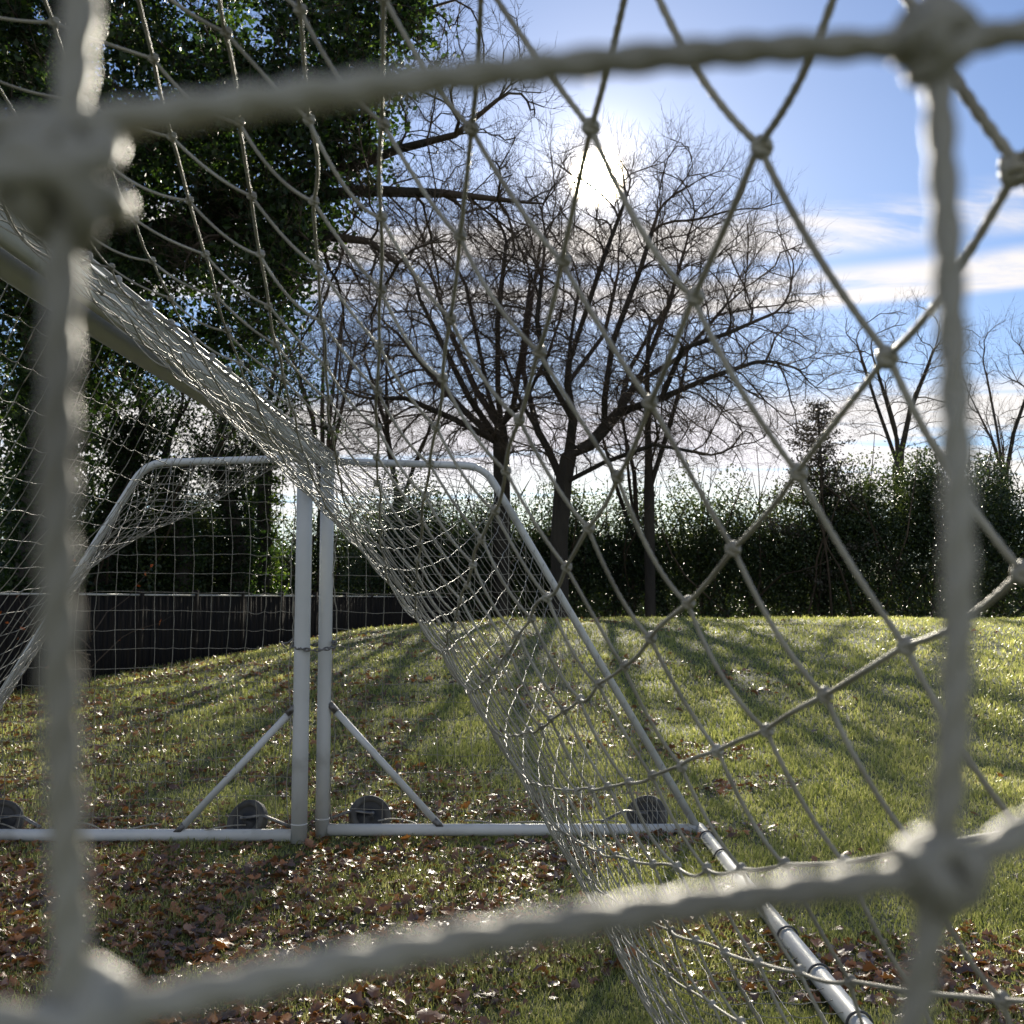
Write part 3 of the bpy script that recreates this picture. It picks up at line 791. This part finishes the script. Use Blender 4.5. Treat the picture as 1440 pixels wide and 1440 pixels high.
def main_oak():
    rng = np.random.default_rng(1); Y0 = 30
    b = (1.42, Y0, gb(1.42, Y0) - .1)
    tr = lerp_chain([b, pt(786, 760, Y0), pt(792, 680, Y0), pt(800, 640, Y0)])
    n = len(tr) - 1
    chains = [(-1, tr)]
    def limb(start, pts): chains.append((start, lerp_chain([chains_pos(start)] + pts)[1:]))
    allp = list(tr)
    def chains_pos(i): return allp[i]
    def add(start, pts):
        seg = lerp_chain([allp[start]] + pts)[1:]
        chains.append((start, seg)); s = len(allp); allp.extend(seg); return s, len(allp) - 1
    s1, e1 = add(n, [pt(806, 590, 29.8), pt(798, 540, 29.6), pt(802, 480, 29.2), pt(815, 400, 29)])
    s2, e2 = add(n, [pt(830, 625, 30.1), pt(870, 580, 30.4), pt(905, 520, 30.6), pt(940, 430, 31), pt(960, 360, 31.2)])
    s3, e3 = add(n - 1, [pt(770, 630, 30.3), pt(730, 560, 30.8), pt(700, 480, 31.3)])
    s4, e4 = add(s2 + 2, [pt(930, 560, 29.4), pt(1000, 530, 28.6), pt(1060, 510, 28)])
    s5, e5 = add(n - 1, [pt(850, 650, 29), pt(920, 625, 28), pt(1000, 640, 27.5)])
    s6, e6 = add(s1 + 3, [pt(850, 470, 31.5), pt(870, 380, 32)])
    add(s2 + 1, [pt(850, 560, 29.2), pt(862, 480, 28.6), pt(900, 380, 28), pt(925, 300, 27.8)])
    add(s2 + 4, [pt(960, 500, 31.6), pt(1020, 430, 32.4), pt(1050, 370, 33)])
    add(s1 + 1, [pt(770, 530, 28.6), pt(755, 450, 28), pt(765, 360, 27.6)])
    add(e1 - 4, [pt(850, 360, 28.4), pt(880, 280, 28)])
    add(s3 + 2, [pt(735, 520, 32), pt(745, 440, 32.6), pt(760, 340, 33)])
    add(s4 + 2, [pt(960, 490, 27.8), pt(1020, 470, 27.2), pt(1090, 440, 27)])
    add(s2 + 2, [pt(885, 520, 32.4), pt(930, 440, 33.4), pt(985, 370, 34)])
    att = np.concatenate([ell(3300, (3.4, 30, 9.6), (5.9, 5.2, 5.4), rng, .3, 5.2), ell(350, (6.0, 29.5, 7.3), (3.8, 3.6, 2.4), rng, .2, 4.9),
                          ell(500, (3.2, 30, 12.2), (3.6, 3.4, 2.6), rng, .2)])
    bare_tree('oak_tree', 'broad bare oak with forking limbs in front of the sun', b, chains, att, 31, .30, group='bare trees at the field edge', kill=.50, jit=.15, grav=.14, twig_n=(2, 2), twig_l=(1.0, .5), sc=SCALE)
main_oak()

def second_oak():
    rng = np.random.default_rng(2); Y0 = 31.5
    b = (px2xz(706, 860, Y0)[0], Y0, gb(-.3, Y0) - .1)
    tr = lerp_chain([b, pt(706, 700, Y0), pt(704, 600, Y0)])
    n = len(tr) - 1; allp = list(tr); chains = [(-1, tr)]
    def add(start, pts):
        seg = lerp_chain([allp[start]] + pts)[1:]; chains.append((start, seg)); s = len(allp); allp.extend(seg); return s, len(allp) - 1
    add(n, [pt(688, 560, 31.3), pt(672, 480, 31), pt(655, 400, 30.6)])
    add(n - 1, [pt(650, 575, 32), pt(600, 520, 32.4), pt(560, 470, 32.7)])
    add(n, [pt(722, 570, 31.8), pt(735, 490, 32.2), pt(745, 400, 32.6)])
    add(n - 1, [pt(640, 590, 31), pt(570, 560, 30.2), pt(520, 560, 29.6)])
    add(n, [pt(700, 540, 31), pt(700, 450, 30.4), pt(712, 340, 30)])
    add(n, [pt(670, 550, 32.4), pt(630, 460, 33.2), pt(600, 360, 33.8)])
    add(n - 1, [pt(660, 560, 29.8), pt(620, 480, 29), pt(590, 420, 28.4)])
    add(n, [pt(740, 560, 30.6), pt(770, 500, 30), pt(790, 440, 29.6)])
    att = np.concatenate([ell(2300, (-1.9, 31.5, 9.6), (4.5, 4.2, 5.0), rng, .25, 5.4), ell(250, (-4.4, 31.5, 8), (2.4, 2.6, 2.6), rng, .2)])
    bare_tree('oak_tree', 'bare oak with a straight dark trunk left of the sun', b, chains, att, 41, .30, group='bare trees at the field edge', kill=.50, jit=.15, grav=.14, twig_n=(2, 2), twig_l=(1.0, .5), sc=SCALE)
second_oak()

def simple_tree(px, d, fork_y, cy, rx, rz, ry, seed, label, girth=.16, n=500, name='bare_tree', stems=3, top=None, kill=.7, twl=(.9, .4), twn=(2, 2), lean=0, step=.4):
    rng = np.random.default_rng(seed)
    x, zf = px2xz(px, fork_y, d); zb = gb(x, d) - .15
    b = (x - lean, d, zb)
    tr = lerp_chain([b, (x, d, zf)]); allp = list(tr); chains = [(-1, tr)]; nn = len(tr) - 1
    xc, zc = px2xz(px, cy, d)
    for k in range(stems):
        a = rng.uniform(0, 6.28); s0 = max(0, nn - int(rng.integers(0, 3)))
        e = (x + math.cos(a) * rx * .45, d + math.sin(a) * ry * .45, zc + rng.uniform(-.2, .5) * rz)
        m = ((allp[s0][0] * .6 + e[0] * .4) + rng.normal(0, .12), (allp[s0][1] * .6 + e[1] * .4), (allp[s0][2] + e[2]) / 2)
        seg = lerp_chain([allp[s0], m, e])[1:]; chains.append((s0, seg)); allp.extend(seg)
    att = ell(n, (xc, d, zc), (rx, ry, rz), rng, .25)
    return bare_tree(name, label, b, chains, att, seed + 1, girth, group='bare trees at the field edge', kill=kill, twig_l=twl, twig_n=twn, step=step, sc=1.17 if d < 35 else 1.06)

simple_tree(912, 31, 640, 520, 2.6, 2.9, 2.4, 51, 'slim bare tree with a straight trunk right of the forked oak', .19, 420, stems=4)
simple_tree(880, 33.5, 730, 600, 2.0, 2.2, 2.0, 57, 'short leaning tree with crooked boughs behind the slim trunk', .16, 240, stems=3, lean=-1.6)
simple_tree(1262, 42, 620, 530, 3.4, 3.4, 3.0, 61, 'rounded bare tree beyond the hedge right of the pointed conifer', .26, 520, stems=5)
simple_tree(1412, 40, 660, 560, 2.5, 3.3, 2.4, 71, 'upright bare tree at the right edge above the hedge', .15, 360, stems=6)
simple_tree(560, 36, 700, 560, 3.2, 3.6, 3.0, 81, 'bare tree just behind the curved top corner of the right goal', .2, 420, stems=4)
simple_tree(455, 34, 680, 520, 3.4, 4.2, 3.0, 91, 'dense bare tree above the meeting point of the crossbars', .22, 520, stems=5)
simple_tree(350, 33, 700, 560, 3.0, 3.6, 2.6, 101, 'bare twiggy tree left of the touching goalposts', .2, 420, stems=4)

# --- big ivy tree, upper left
def ivy_tree():
    rng = np.random.default_rng(5); Y0 = 18.5
    b = (-8.6, Y0, gb(-8.6, Y0) - .1)
    tr = lerp_chain([b, (-8.4, Y0, 4), (-8.1, Y0 - .2, 7.2)]); allp = list(tr); chains = [(-1, tr)]; n = len(tr) - 1
    def add(start, pts):
        seg = lerp_chain([allp[start]] + pts)[1:]; chains.append((start, seg)); s = len(allp); allp.extend(seg); return s, len(allp) - 1
    a0, a1 = add(n, [(-6.8, 18, 8.0), pt(400, 285, 17.5), pt(500, 268, 17), pt(620, 272, 16.6), pt(740, 285, 16.2)])
    add(a0 + 3, [pt(440, 330, 16.8), pt(520, 340, 16), pt(560, 370, 15.5)])
    add(n, [(-7.2, 18, 9.4), pt(430, 120, 17), pt(540, 30, 16.5), pt(640, 0, 16.4)])
    add(a0 + 5, [pt(560, 210, 16.6), pt(640, 190, 16.2), pt(700, 140, 16)])
    add(n, [(-8.3, 17.5, 10), (-7.6, 17, 13)])
    add(n - 2, [(-9.5, 17.6, 8), (-10.5, 16.8, 9.5)])
    att = np.concatenate([ell(900, (-7.6, 17.5, 10.0), (4.8, 3.6, 5.4), rng, .3), ell(900, (-1.9, 16.6, 9.0), (2.9, 2.4, 2.9), rng, .2),
                          ell(380, (-3.4, 16.6, 6.8), (2.3, 2.0, 1.7), rng, .2)])
    t, pos, par, r, D = bare_tree('ivy_clad_oak', 'huge oak smothered in dark ivy spreading over the upper left', b, chains, att, 7, .42,
                                  step=.3, infl=2.6, kill=.48, tip=.011, twig_n=(2, 2), twig_l=(.6, .3), jit=.3, thick=.06, wig=.2)
    # ivy leaves round branches left of the bare outer limbs
    xr = pos[:, 0] / pos[:, 1]
    lim = np.interp(pos[:, 2], [5, 6.5, 8.5, 9.5, 11, 14], [-.27, -.225, -.175, -.13, -.095, -.08])
    sel = np.where((xr < lim) & (pos[:, 2] > 4.0))[0]
    k = rng.choice(sel, 125000, p=None)
    clump = .55 + .45 * np.sin(k * 12.9898)
    k = k[(smooth_noise(pos[k][:, 0] * 1.6, pos[k][:, 2] * 1.6, 8, 2) > -.42)]; clump = .55 + .45 * np.sin(k * 12.9898)
    C = pos[k] + rng.normal(0, 1, (len(k), 3)) * (.13 + .20 * np.abs(clump))[:, None]
    C2 = np.array(tr)[rng.integers(0, len(tr), 9000)] + norm(rng.normal(0, 1, (9000, 3)) * [1, 1, .3]) * rng.uniform(.4, .8, (9000, 1)) + rng.normal(0, .1, (9000, 3))
    V, T = leaf_cloud(np.concatenate([C, C2]), .118, rng, .3)
    mesh_obj('ivy', V, None, T, M['ivy'], t, smooth=False)
ivy_tree()

def ivy_trunk(px, d, top_y, seed, label, w=.55, n=5000):
    rng = np.random.default_rng(seed)
    x = px2xz(px, 800, d)[0]; z1 = px2xz(px, top_y, d)[1]; b = (x, d, gb(x, d) - .1)
    tr = lerp_chain([b, (x + rng.normal(0, .2), d, (b[2] + z1) / 2), (x + rng.normal(0, .4), d, z1)])
    att = ell(220, (x, d, z1 + 1.0), (2.2, 2.0, 2.4), rng, .2)
    t, pos, par, r, D = bare_tree('ivy_clad_tree', label, b, [(-1, tr)], att, seed, .22, group='ivy clad trees behind the fence', twig_n=(2, 2))
    P = np.array(tr); k = rng.integers(0, len(P), n)
    C = P[k] + norm(rng.normal(0, 1, (n, 3)) * [1, 1, .2]) * rng.uniform(.2, w, (n, 1)) * np.array([1, 1, .6]) + rng.normal(0, .12, (n, 3))
    k2 = rng.integers(0, len(pos), n // 2); C = np.concatenate([C, pos[k2] + rng.normal(0, .22, (len(k2), 3))])
    V, T = leaf_cloud(C, .10, rng)
    mesh_obj('ivy', V, None, T, M['ivy'], t, smooth=False)
ivy_trunk(240, 27, 660, 201, 'ivy wrapped trunk above the first visible fence panel', .5, 6000)
ivy_trunk(318, 29, 640, 202, 'pale green ivy column above the middle of the fence', .7, 8000)
ivy_trunk(375, 31, 600, 203, 'tall ivy covered tree nearest the left goalpost', .7, 8000)
ivy_trunk(30, 24, 560, 204, 'ivy wrapped tree at the far left edge behind the drooping net', .9, 11000)
ivy_trunk(150, 26, 600, 205, 'ivy wrapped tree between the left edge and the fence', .9, 11000)

# --- evergreen shrubs along the field edge
def shrub(x, y, w, h, dpt, seed, label, n, size=.10, mat='holly', zb=None):
    rng = np.random.default_rng(seed); z0 = gb(x, y) if zb is None else zb
    t = empty('evergreen_shrub', (x, y, z0)); tag(t, label, 'shrub', 'evergreen shrubs along the field edge')
    # lumpy outline from a handful of overlapping mounds
    k = 12; C = []
    for i in range(k):
        cx = x + rng.uniform(-.75, .75) * w; cy = y + rng.uniform(-.6, .6) * dpt; cz = z0 + h * rng.uniform(.25, .72)
        rad = np.array([w * rng.uniform(.3, .5), dpt * .5, h * rng.uniform(.22, .34)])
        m = n // k; d = norm(rng.normal(0, 1, (m, 3))); s = rng.random(m) ** .4
        C.append(np.array([cx, cy, cz]) + d * s[:, None] * rad)
    m = n // 2; C.append(np.stack([x + rng.uniform(-1, 1, m) * w, y + rng.uniform(-.8, .6, m) * dpt, z0 + rng.random(m) * h * .6], -1))
    C = np.concatenate(C)
    # loose sprays on top
    q = rng.integers(0, len(C), n // 10); up = C[q] + np.stack([rng.normal(0, .25, len(q)), rng.normal(0, .25, len(q)), np.abs(rng.normal(0, .35, len(q)))], -1)
    C = np.concatenate([C, up]); C = C[C[:, 2] > z0]
    V, T = leaf_cloud(C, size, rng); mesh_obj('foliage', V, None, T, M[mat], t, smooth=False)
    mb = MB()
    for i in range(16):
        p0 = np.array([x + rng.uniform(-.6, .6) * w, y + rng.uniform(-.4, .4) * dpt, z0 - .1])
        pts = [p0]; dd = norm(np.array([rng.normal(0, .35), rng.normal(0, .3), 1.0]))
        for s in range(7): dd = norm(dd + rng.normal(0, .15, 3)); pts.append(pts[-1] + dd * h * .15)
        tube(mb, pts, np.linspace(.05, .012, 8), 6)
    mb.build('stems', M['bark2'], t)

sh = [  # px, distance, half width, height, leaves, label
    (585, 31.0, 2.3, 3.9, 13000, 'dark evergreen shrub framed by the net of the right goal'),
    (665, 32.5, 2.3, 4.3, 14000, 'dark evergreen shrub behind the sloping stanchion of the right goal'),
    (745, 32.2, 2.1, 4.2, 12000, 'evergreen shrub filling the gap left of the forked oak trunk'),
    (835, 33.0, 2.2, 4.0, 12000, 'evergreen shrub between the forked oak and the slim trunk'),
    (925, 32.8, 2.3, 4.0, 12000, 'evergreen shrub at the foot of the slim bare tree'),
    (1010, 32.4, 2.2, 4.4, 10000, 'twiggy green shrub just right of the slim bare tree'),
    (1095, 32.0, 2.3, 4.7, 11000, 'thick holly shrub to the lower left of the pointed conifer'),
    (1180, 31.4, 2.2, 4.6, 11000, 'holly shrub directly below the pointed conifer'),
    (1260, 30.8, 2.1, 5.2, 12000, 'tall glossy holly with a peaked top below the rounded bare tree'),
    (1345, 30.6, 2.2, 4.9, 12000, 'dark glossy holly second from the right edge'),
    (1430, 30.2, 2.3, 4.8, 12000, 'dark glossy holly cut by the right edge'),
    (505, 33.5, 2.2, 3.8, 8000, 'evergreen shrub seen between the goalposts and the net'),
    (425, 33.5, 2.2, 3.9, 8000, 'shadowy evergreen shrub directly behind the touching goalposts'),
    (330, 33.0, 2.6, 3.6, 12000, 'evergreen shrub rising over the right half of the fence'),
    (220, 30.0, 2.6, 5.0, 17000, 'evergreen shrub rising over the left half of the fence'),
    (90, 27.0, 2.8, 5.4, 18000, 'evergreen shrub at the far left behind the fence'),
]
for k, (px, dd, w, h, n, lab) in enumerate(sh):
    if px > 300: dd *= 1.2; w *= 1.2; h = h * 1.12 + 1.35
    shrub(px2xz(px, 860, dd)[0], dd, w, h, 1.6, 300 + k, lab, int(n * 1.5), .10)

# distant dark wood closing the horizon
def far_wood():
    rng = np.random.default_rng(77); n = 90000
    x = rng.uniform(-60, 60, n); y = 52 + rng.uniform(0, 5, n)
    top = 3.0 + 1.3 * smooth_noise(x * .35, x * .11, 4, 3)
    z = -1 + rng.random(n) ** .7 * (top + 1)
    V, T = leaf_cloud(np.stack([x, y, z], -1), .38, rng); o = mesh_obj('far_wood', V, None, T, M['holly'], smooth=False)
    tag(o, 'distant dark wood glimpsed low behind the shrubs', 'wood', kind='stuff')
far_wood()

def conifer(px, d, top_y, seed, label):
    rng = np.random.default_rng(seed); x, zt = px2xz(px, top_y, d); z0 = gb(x, d)
    t = empty('conifer', (x, d, z0)); tag(t, label, 'conifer')
    mb = MB(); tube(mb, lerp_chain([(x, d, z0 - .2), (x + .1, d, (z0 + zt) / 2), (x, d, zt)], 1.0), np.linspace(.2, .02, len(lerp_chain([(x, d, z0 - .2), (x + .1, d, (z0 + zt) / 2), (x, d, zt)], 1.0))), 8)
    mb.build('trunk', M['bark'], t)
    mb = MB(); C = []; H = zt - z0
    z = z0 + 1.0
    while z < zt - .1:
        f = (zt - z) / H
        for k in range(5):
            a = rng.uniform(0, 6.28); L = (.25 + 3.4 * f ** .8) * rng.uniform(.5, 1.15)
            dv = np.array([math.cos(a), math.sin(a), .0]); pts = [np.array([x, d, z]) + dv * L * s + np.array([0, 0, -.10 * L * s + .30 * L * s * s]) for s in np.linspace(0, 1, 6)]
            tube(mb, pts, np.linspace(.03, .006, 6), 4)
            m = int(60 * L); s = rng.random(m) ** .6; C.append(np.array([x, d, z]) + dv * (L * s)[:, None] + np.stack([rng.normal(0, .16, m), rng.normal(0, .16, m), -.10 * L * s + .30 * L * s * s + rng.normal(0, .07, m)], -1))
        z += .32 * (.5 + f)
    V, T = leaf_cloud(np.concatenate(C), .10, rng); mb.add(V, None, T)
    mb.build('crown', M['conifer'], t, smooth=False)
conifer(1150, 38, 562, 900, 'open pointed conifer standing above the holly hedge')

def sapling():
    rng = np.random.default_rng(66); x, y = px2xz(128, 900, 15.5)[0], 15.5
    t = empty('beech_sapling', (x, y, gb(x, y))); tag(t, 'thin sapling with a few rust orange leaves in front of the fence', 'sapling')
    z0 = gb(x, y); mb = MB(); C = []
    for k in range(9):
        pts = [np.array([x, y, z0 + .1 * k])]; dd = norm(np.array([rng.normal(0, .6), rng.normal(0, .5), 1.0]))
        for s in range(7): dd = norm(dd + rng.normal(0, .2, 3)); pts.append(pts[-1] + dd * .22)
        tube(mb, pts, np.linspace(.010, .003, 8), 5); C += [pts[q] + rng.normal(0, .03, 3) for q in (3, 5, 6, 7) if rng.random() < .5]
    mb.build('trunk', M['bark2'], t)
    V, T = leaf_cloud(np.array(C), .09, rng); mesh_obj('crown', V, None, T, M['rust'], t, smooth=False)
sapling()

# ------------------------------------------------------------------ light, sky, camera
cx, cz = (840 - 720) / F, (720 - 250) / F
sd = np.array([cx, math.cos(PITCH) - math.sin(PITCH) * cz, math.sin(PITCH) + math.cos(PITCH) * cz]); sd /= np.linalg.norm(sd)
elev = math.asin(sd[2]); az = math.atan2(sd[0], sd[1])

sun = bpy.data.lights.new('sun', 'SUN'); sun.energy = 5.0; sun.angle = R(.53); sun.color = (1.0, .92, .76)
so = bpy.data.objects.new('sun', sun); COL.objects.link(so)
so.rotation_euler = Vector(sd).to_track_quat('Z', 'Y').to_euler()

w = bpy.data.worlds.new('World'); SC.world = w; w.use_nodes = True
nt = w.node_tree; nt.nodes.clear()
wo = nd(nt, 'ShaderNodeOutputWorld'); bg = nd(nt, 'ShaderNodeBackground')
sky = nd(nt, 'ShaderNodeTexSky'); sky.sky_type = 'NISHITA'; sky.sun_disc = False
sky.sun_elevation = elev; sky.sun_rotation = az; sky.air_density = 1.0; sky.dust_density = .2; sky.ozone_density = 1.6
tc = nd(nt, 'ShaderNodeTexCoord')
def mth(op, a, b=None, c=None, clamp=False):
    n = nd(nt, 'ShaderNodeMath', operation=op); n.use_clamp = clamp
    for k, v in enumerate((a, b, c)):
        if v is None: continue
        if isinstance(v, (int, float)): n.inputs[k].default_value = v
        else: nt.links.new(v, n.inputs[k])
    return n.outputs[0]
sep = nd(nt, 'ShaderNodeSeparateXYZ'); nt.links.new(tc.outputs['Generated'], sep.inputs[0])
dx, dy, dz = sep.outputs
dot = nd(nt, 'ShaderNodeVectorMath', operation='DOT_PRODUCT'); nt.links.new(tc.outputs['Generated'], dot.inputs[0]); dot.inputs[1].default_value = tuple(sd)
ang = mth('MULTIPLY', mth('ARCCOSINE', mth('MINIMUM', dot.outputs['Value'], .9999999)), 57.2958)
dm = nd(nt, 'ShaderNodeMapRange', interpolation_type='SMOOTHSTEP'); dm.inputs['From Min'].default_value = 1.6; dm.inputs['From Max'].default_value = .9
nt.links.new(ang, dm.inputs['Value'])
g1 = mth('ADD', mth('MULTIPLY', dm.outputs['Result'], 700.0), mth('MULTIPLY', mth('EXPONENT', mth('MULTIPLY', ang, -1 / .8)), 60.0))
g2 = mth('MULTIPLY', mth('EXPONENT', mth('MULTIPLY', ang, -1 / 2.8)), 4.0)
g3 = mth('MULTIPLY', mth('EXPONENT', mth('MULTIPLY', ang, -1 / 13.0)), .8)
# cloud layers: flat decks seen in perspective
def deck(scx, scy, seed, lo, hi):
    zz = mth('MAXIMUM', dz, .02)
    px = mth('DIVIDE', dx, zz); py = mth('DIVIDE', dy, zz)
    cb = nd(nt, 'ShaderNodeCombineXYZ'); nt.links.new(mth('MULTIPLY', px, scx), cb.inputs[0]); nt.links.new(mth('MULTIPLY', py, scy), cb.inputs[1]); cb.inputs[2].default_value = seed
    n = nd(nt, 'ShaderNodeTexNoise'); n.inputs['Scale'].default_value = 1; n.inputs['Detail'].default_value = 9; n.inputs['Roughness'].default_value = .62; n.inputs['Distortion'].default_value = .5
    nt.links.new(cb.outputs[0], n.inputs['Vector'])
    mr = nd(nt, 'ShaderNodeMapRange', interpolation_type='SMOOTHSTEP'); mr.inputs['From Min'].default_value = lo; mr.inputs['From Max'].default_value = hi
    nt.links.new(n.outputs['Fac'], mr.inputs['Value']); return mr.outputs['Result']
def band(a, b, c, d):
    m1 = nd(nt, 'ShaderNodeMapRange', interpolation_type='SMOOTHSTEP'); m1.inputs['From Min'].default_value = a; m1.inputs['From Max'].default_value = b; nt.links.new(dz, m1.inputs['Value'])
    m2 = nd(nt, 'ShaderNodeMapRange', interpolation_type='SMOOTHSTEP'); m2.inputs['From Min'].default_value = c; m2.inputs['From Max'].default_value = d; nt.links.new(dz, m2.inputs['Value'])
    return mth('MULTIPLY', m1.outputs['Result'], mth('SUBTRACT', 1.0, m2.outputs['Result']))
c1 = mth('MULTIPLY', deck(.55, 1.1, 3.1, .38, .54), band(.305, .322, .340, .362))     # wispy bank right of the oak
c2 = mth('MULTIPLY', deck(.30, .9, 7.7, .36, .50), band(.03, .10, .175, .205))        # low cream bank
c4 = mth('MULTIPLY', deck(.5, 1.1, 1.7, .38, .56), band(.262, .272, .290, .306))
mask = mth('MAXIMUM', mth('MAXIMUM', c1, c2), c4, clamp=True)
skm = nd(nt, 'ShaderNodeMixRGB', blend_type='MULTIPLY'); skm.inputs[0].default_value = 1; skm.inputs[2].default_value = (.62, .71, .88, 1)
nt.links.new(sky.outputs[0], skm.inputs[1])
cm = nd(nt, 'ShaderNodeMixRGB'); nt.links.new(mth('MULTIPLY', mask, .8), cm.inputs[0]); nt.links.new(skm.outputs[0], cm.inputs[1])
cl = nd(nt, 'ShaderNodeMixRGB', blend_type='LIGHTEN'); cl.inputs[0].default_value = 1; cl.inputs[1].default_value = (8.4, 7.6, 6.7, 1)
wm = nd(nt, 'ShaderNodeMixRGB', blend_type='MULTIPLY'); wm.inputs[0].default_value = 1; wm.inputs[2].default_value = (1.12, .98, .76, 1)
nt.links.new(skm.outputs[0], wm.inputs[1]); nt.links.new(wm.outputs[0], cl.inputs[2]); nt.links.new(cl.outputs[0], cm.inputs[2])
# added fill: unseen sky behind the viewer brightened to lift the shaded sides
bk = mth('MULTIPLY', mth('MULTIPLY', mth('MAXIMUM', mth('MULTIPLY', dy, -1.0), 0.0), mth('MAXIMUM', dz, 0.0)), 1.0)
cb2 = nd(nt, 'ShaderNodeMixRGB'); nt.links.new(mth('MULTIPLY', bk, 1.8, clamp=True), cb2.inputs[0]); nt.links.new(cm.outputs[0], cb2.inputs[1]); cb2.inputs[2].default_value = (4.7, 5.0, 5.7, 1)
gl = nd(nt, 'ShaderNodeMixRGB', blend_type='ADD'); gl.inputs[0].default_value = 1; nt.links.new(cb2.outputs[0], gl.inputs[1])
cg = nd(nt, 'ShaderNodeCombineXYZ')
nt.links.new(mth('ADD', mth('ADD', g1, g2), g3), cg.inputs[0])
nt.links.new(mth('ADD', mth('ADD', mth('MULTIPLY', g1, .86), mth('MULTIPLY', g2, .86)), mth('MULTIPLY', g3, .95)), cg.inputs[1])
nt.links.new(mth('ADD', mth('ADD', mth('MULTIPLY', g1, .62), mth('MULTIPLY', g2, .70)), mth('MULTIPLY', g3, .92)), cg.inputs[2])
nt.links.new(cg.outputs[0], gl.inputs[2])
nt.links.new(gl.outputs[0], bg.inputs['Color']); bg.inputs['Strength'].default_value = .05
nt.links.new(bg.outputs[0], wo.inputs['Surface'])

cam = bpy.data.cameras.new('camera'); co = bpy.data.objects.new('camera', cam); COL.objects.link(co)
co.location = (0, 0, CAMZ); co.rotation_euler = (math.pi / 2 + PITCH, 0, 0)
cam.sensor_width = 36; cam.lens = 36; cam.clip_start = .01; cam.clip_end = 5000
cam.dof.use_dof = True; cam.dof.focus_distance = 3.0; cam.dof.aperture_fstop = 12.5
SC.camera = co
SC.render.resolution_x = SC.render.resolution_y = 1024
SC.view_settings.view_transform = 'Standard'; SC.view_settings.look = 'None'; SC.view_settings.gamma = 1
SC.view_settings.exposure = 1.5

SC.cycles.max_bounces = 5; SC.cycles.diffuse_bounces = 2; SC.cycles.glossy_bounces = 2; SC.cycles.transmission_bounces = 3
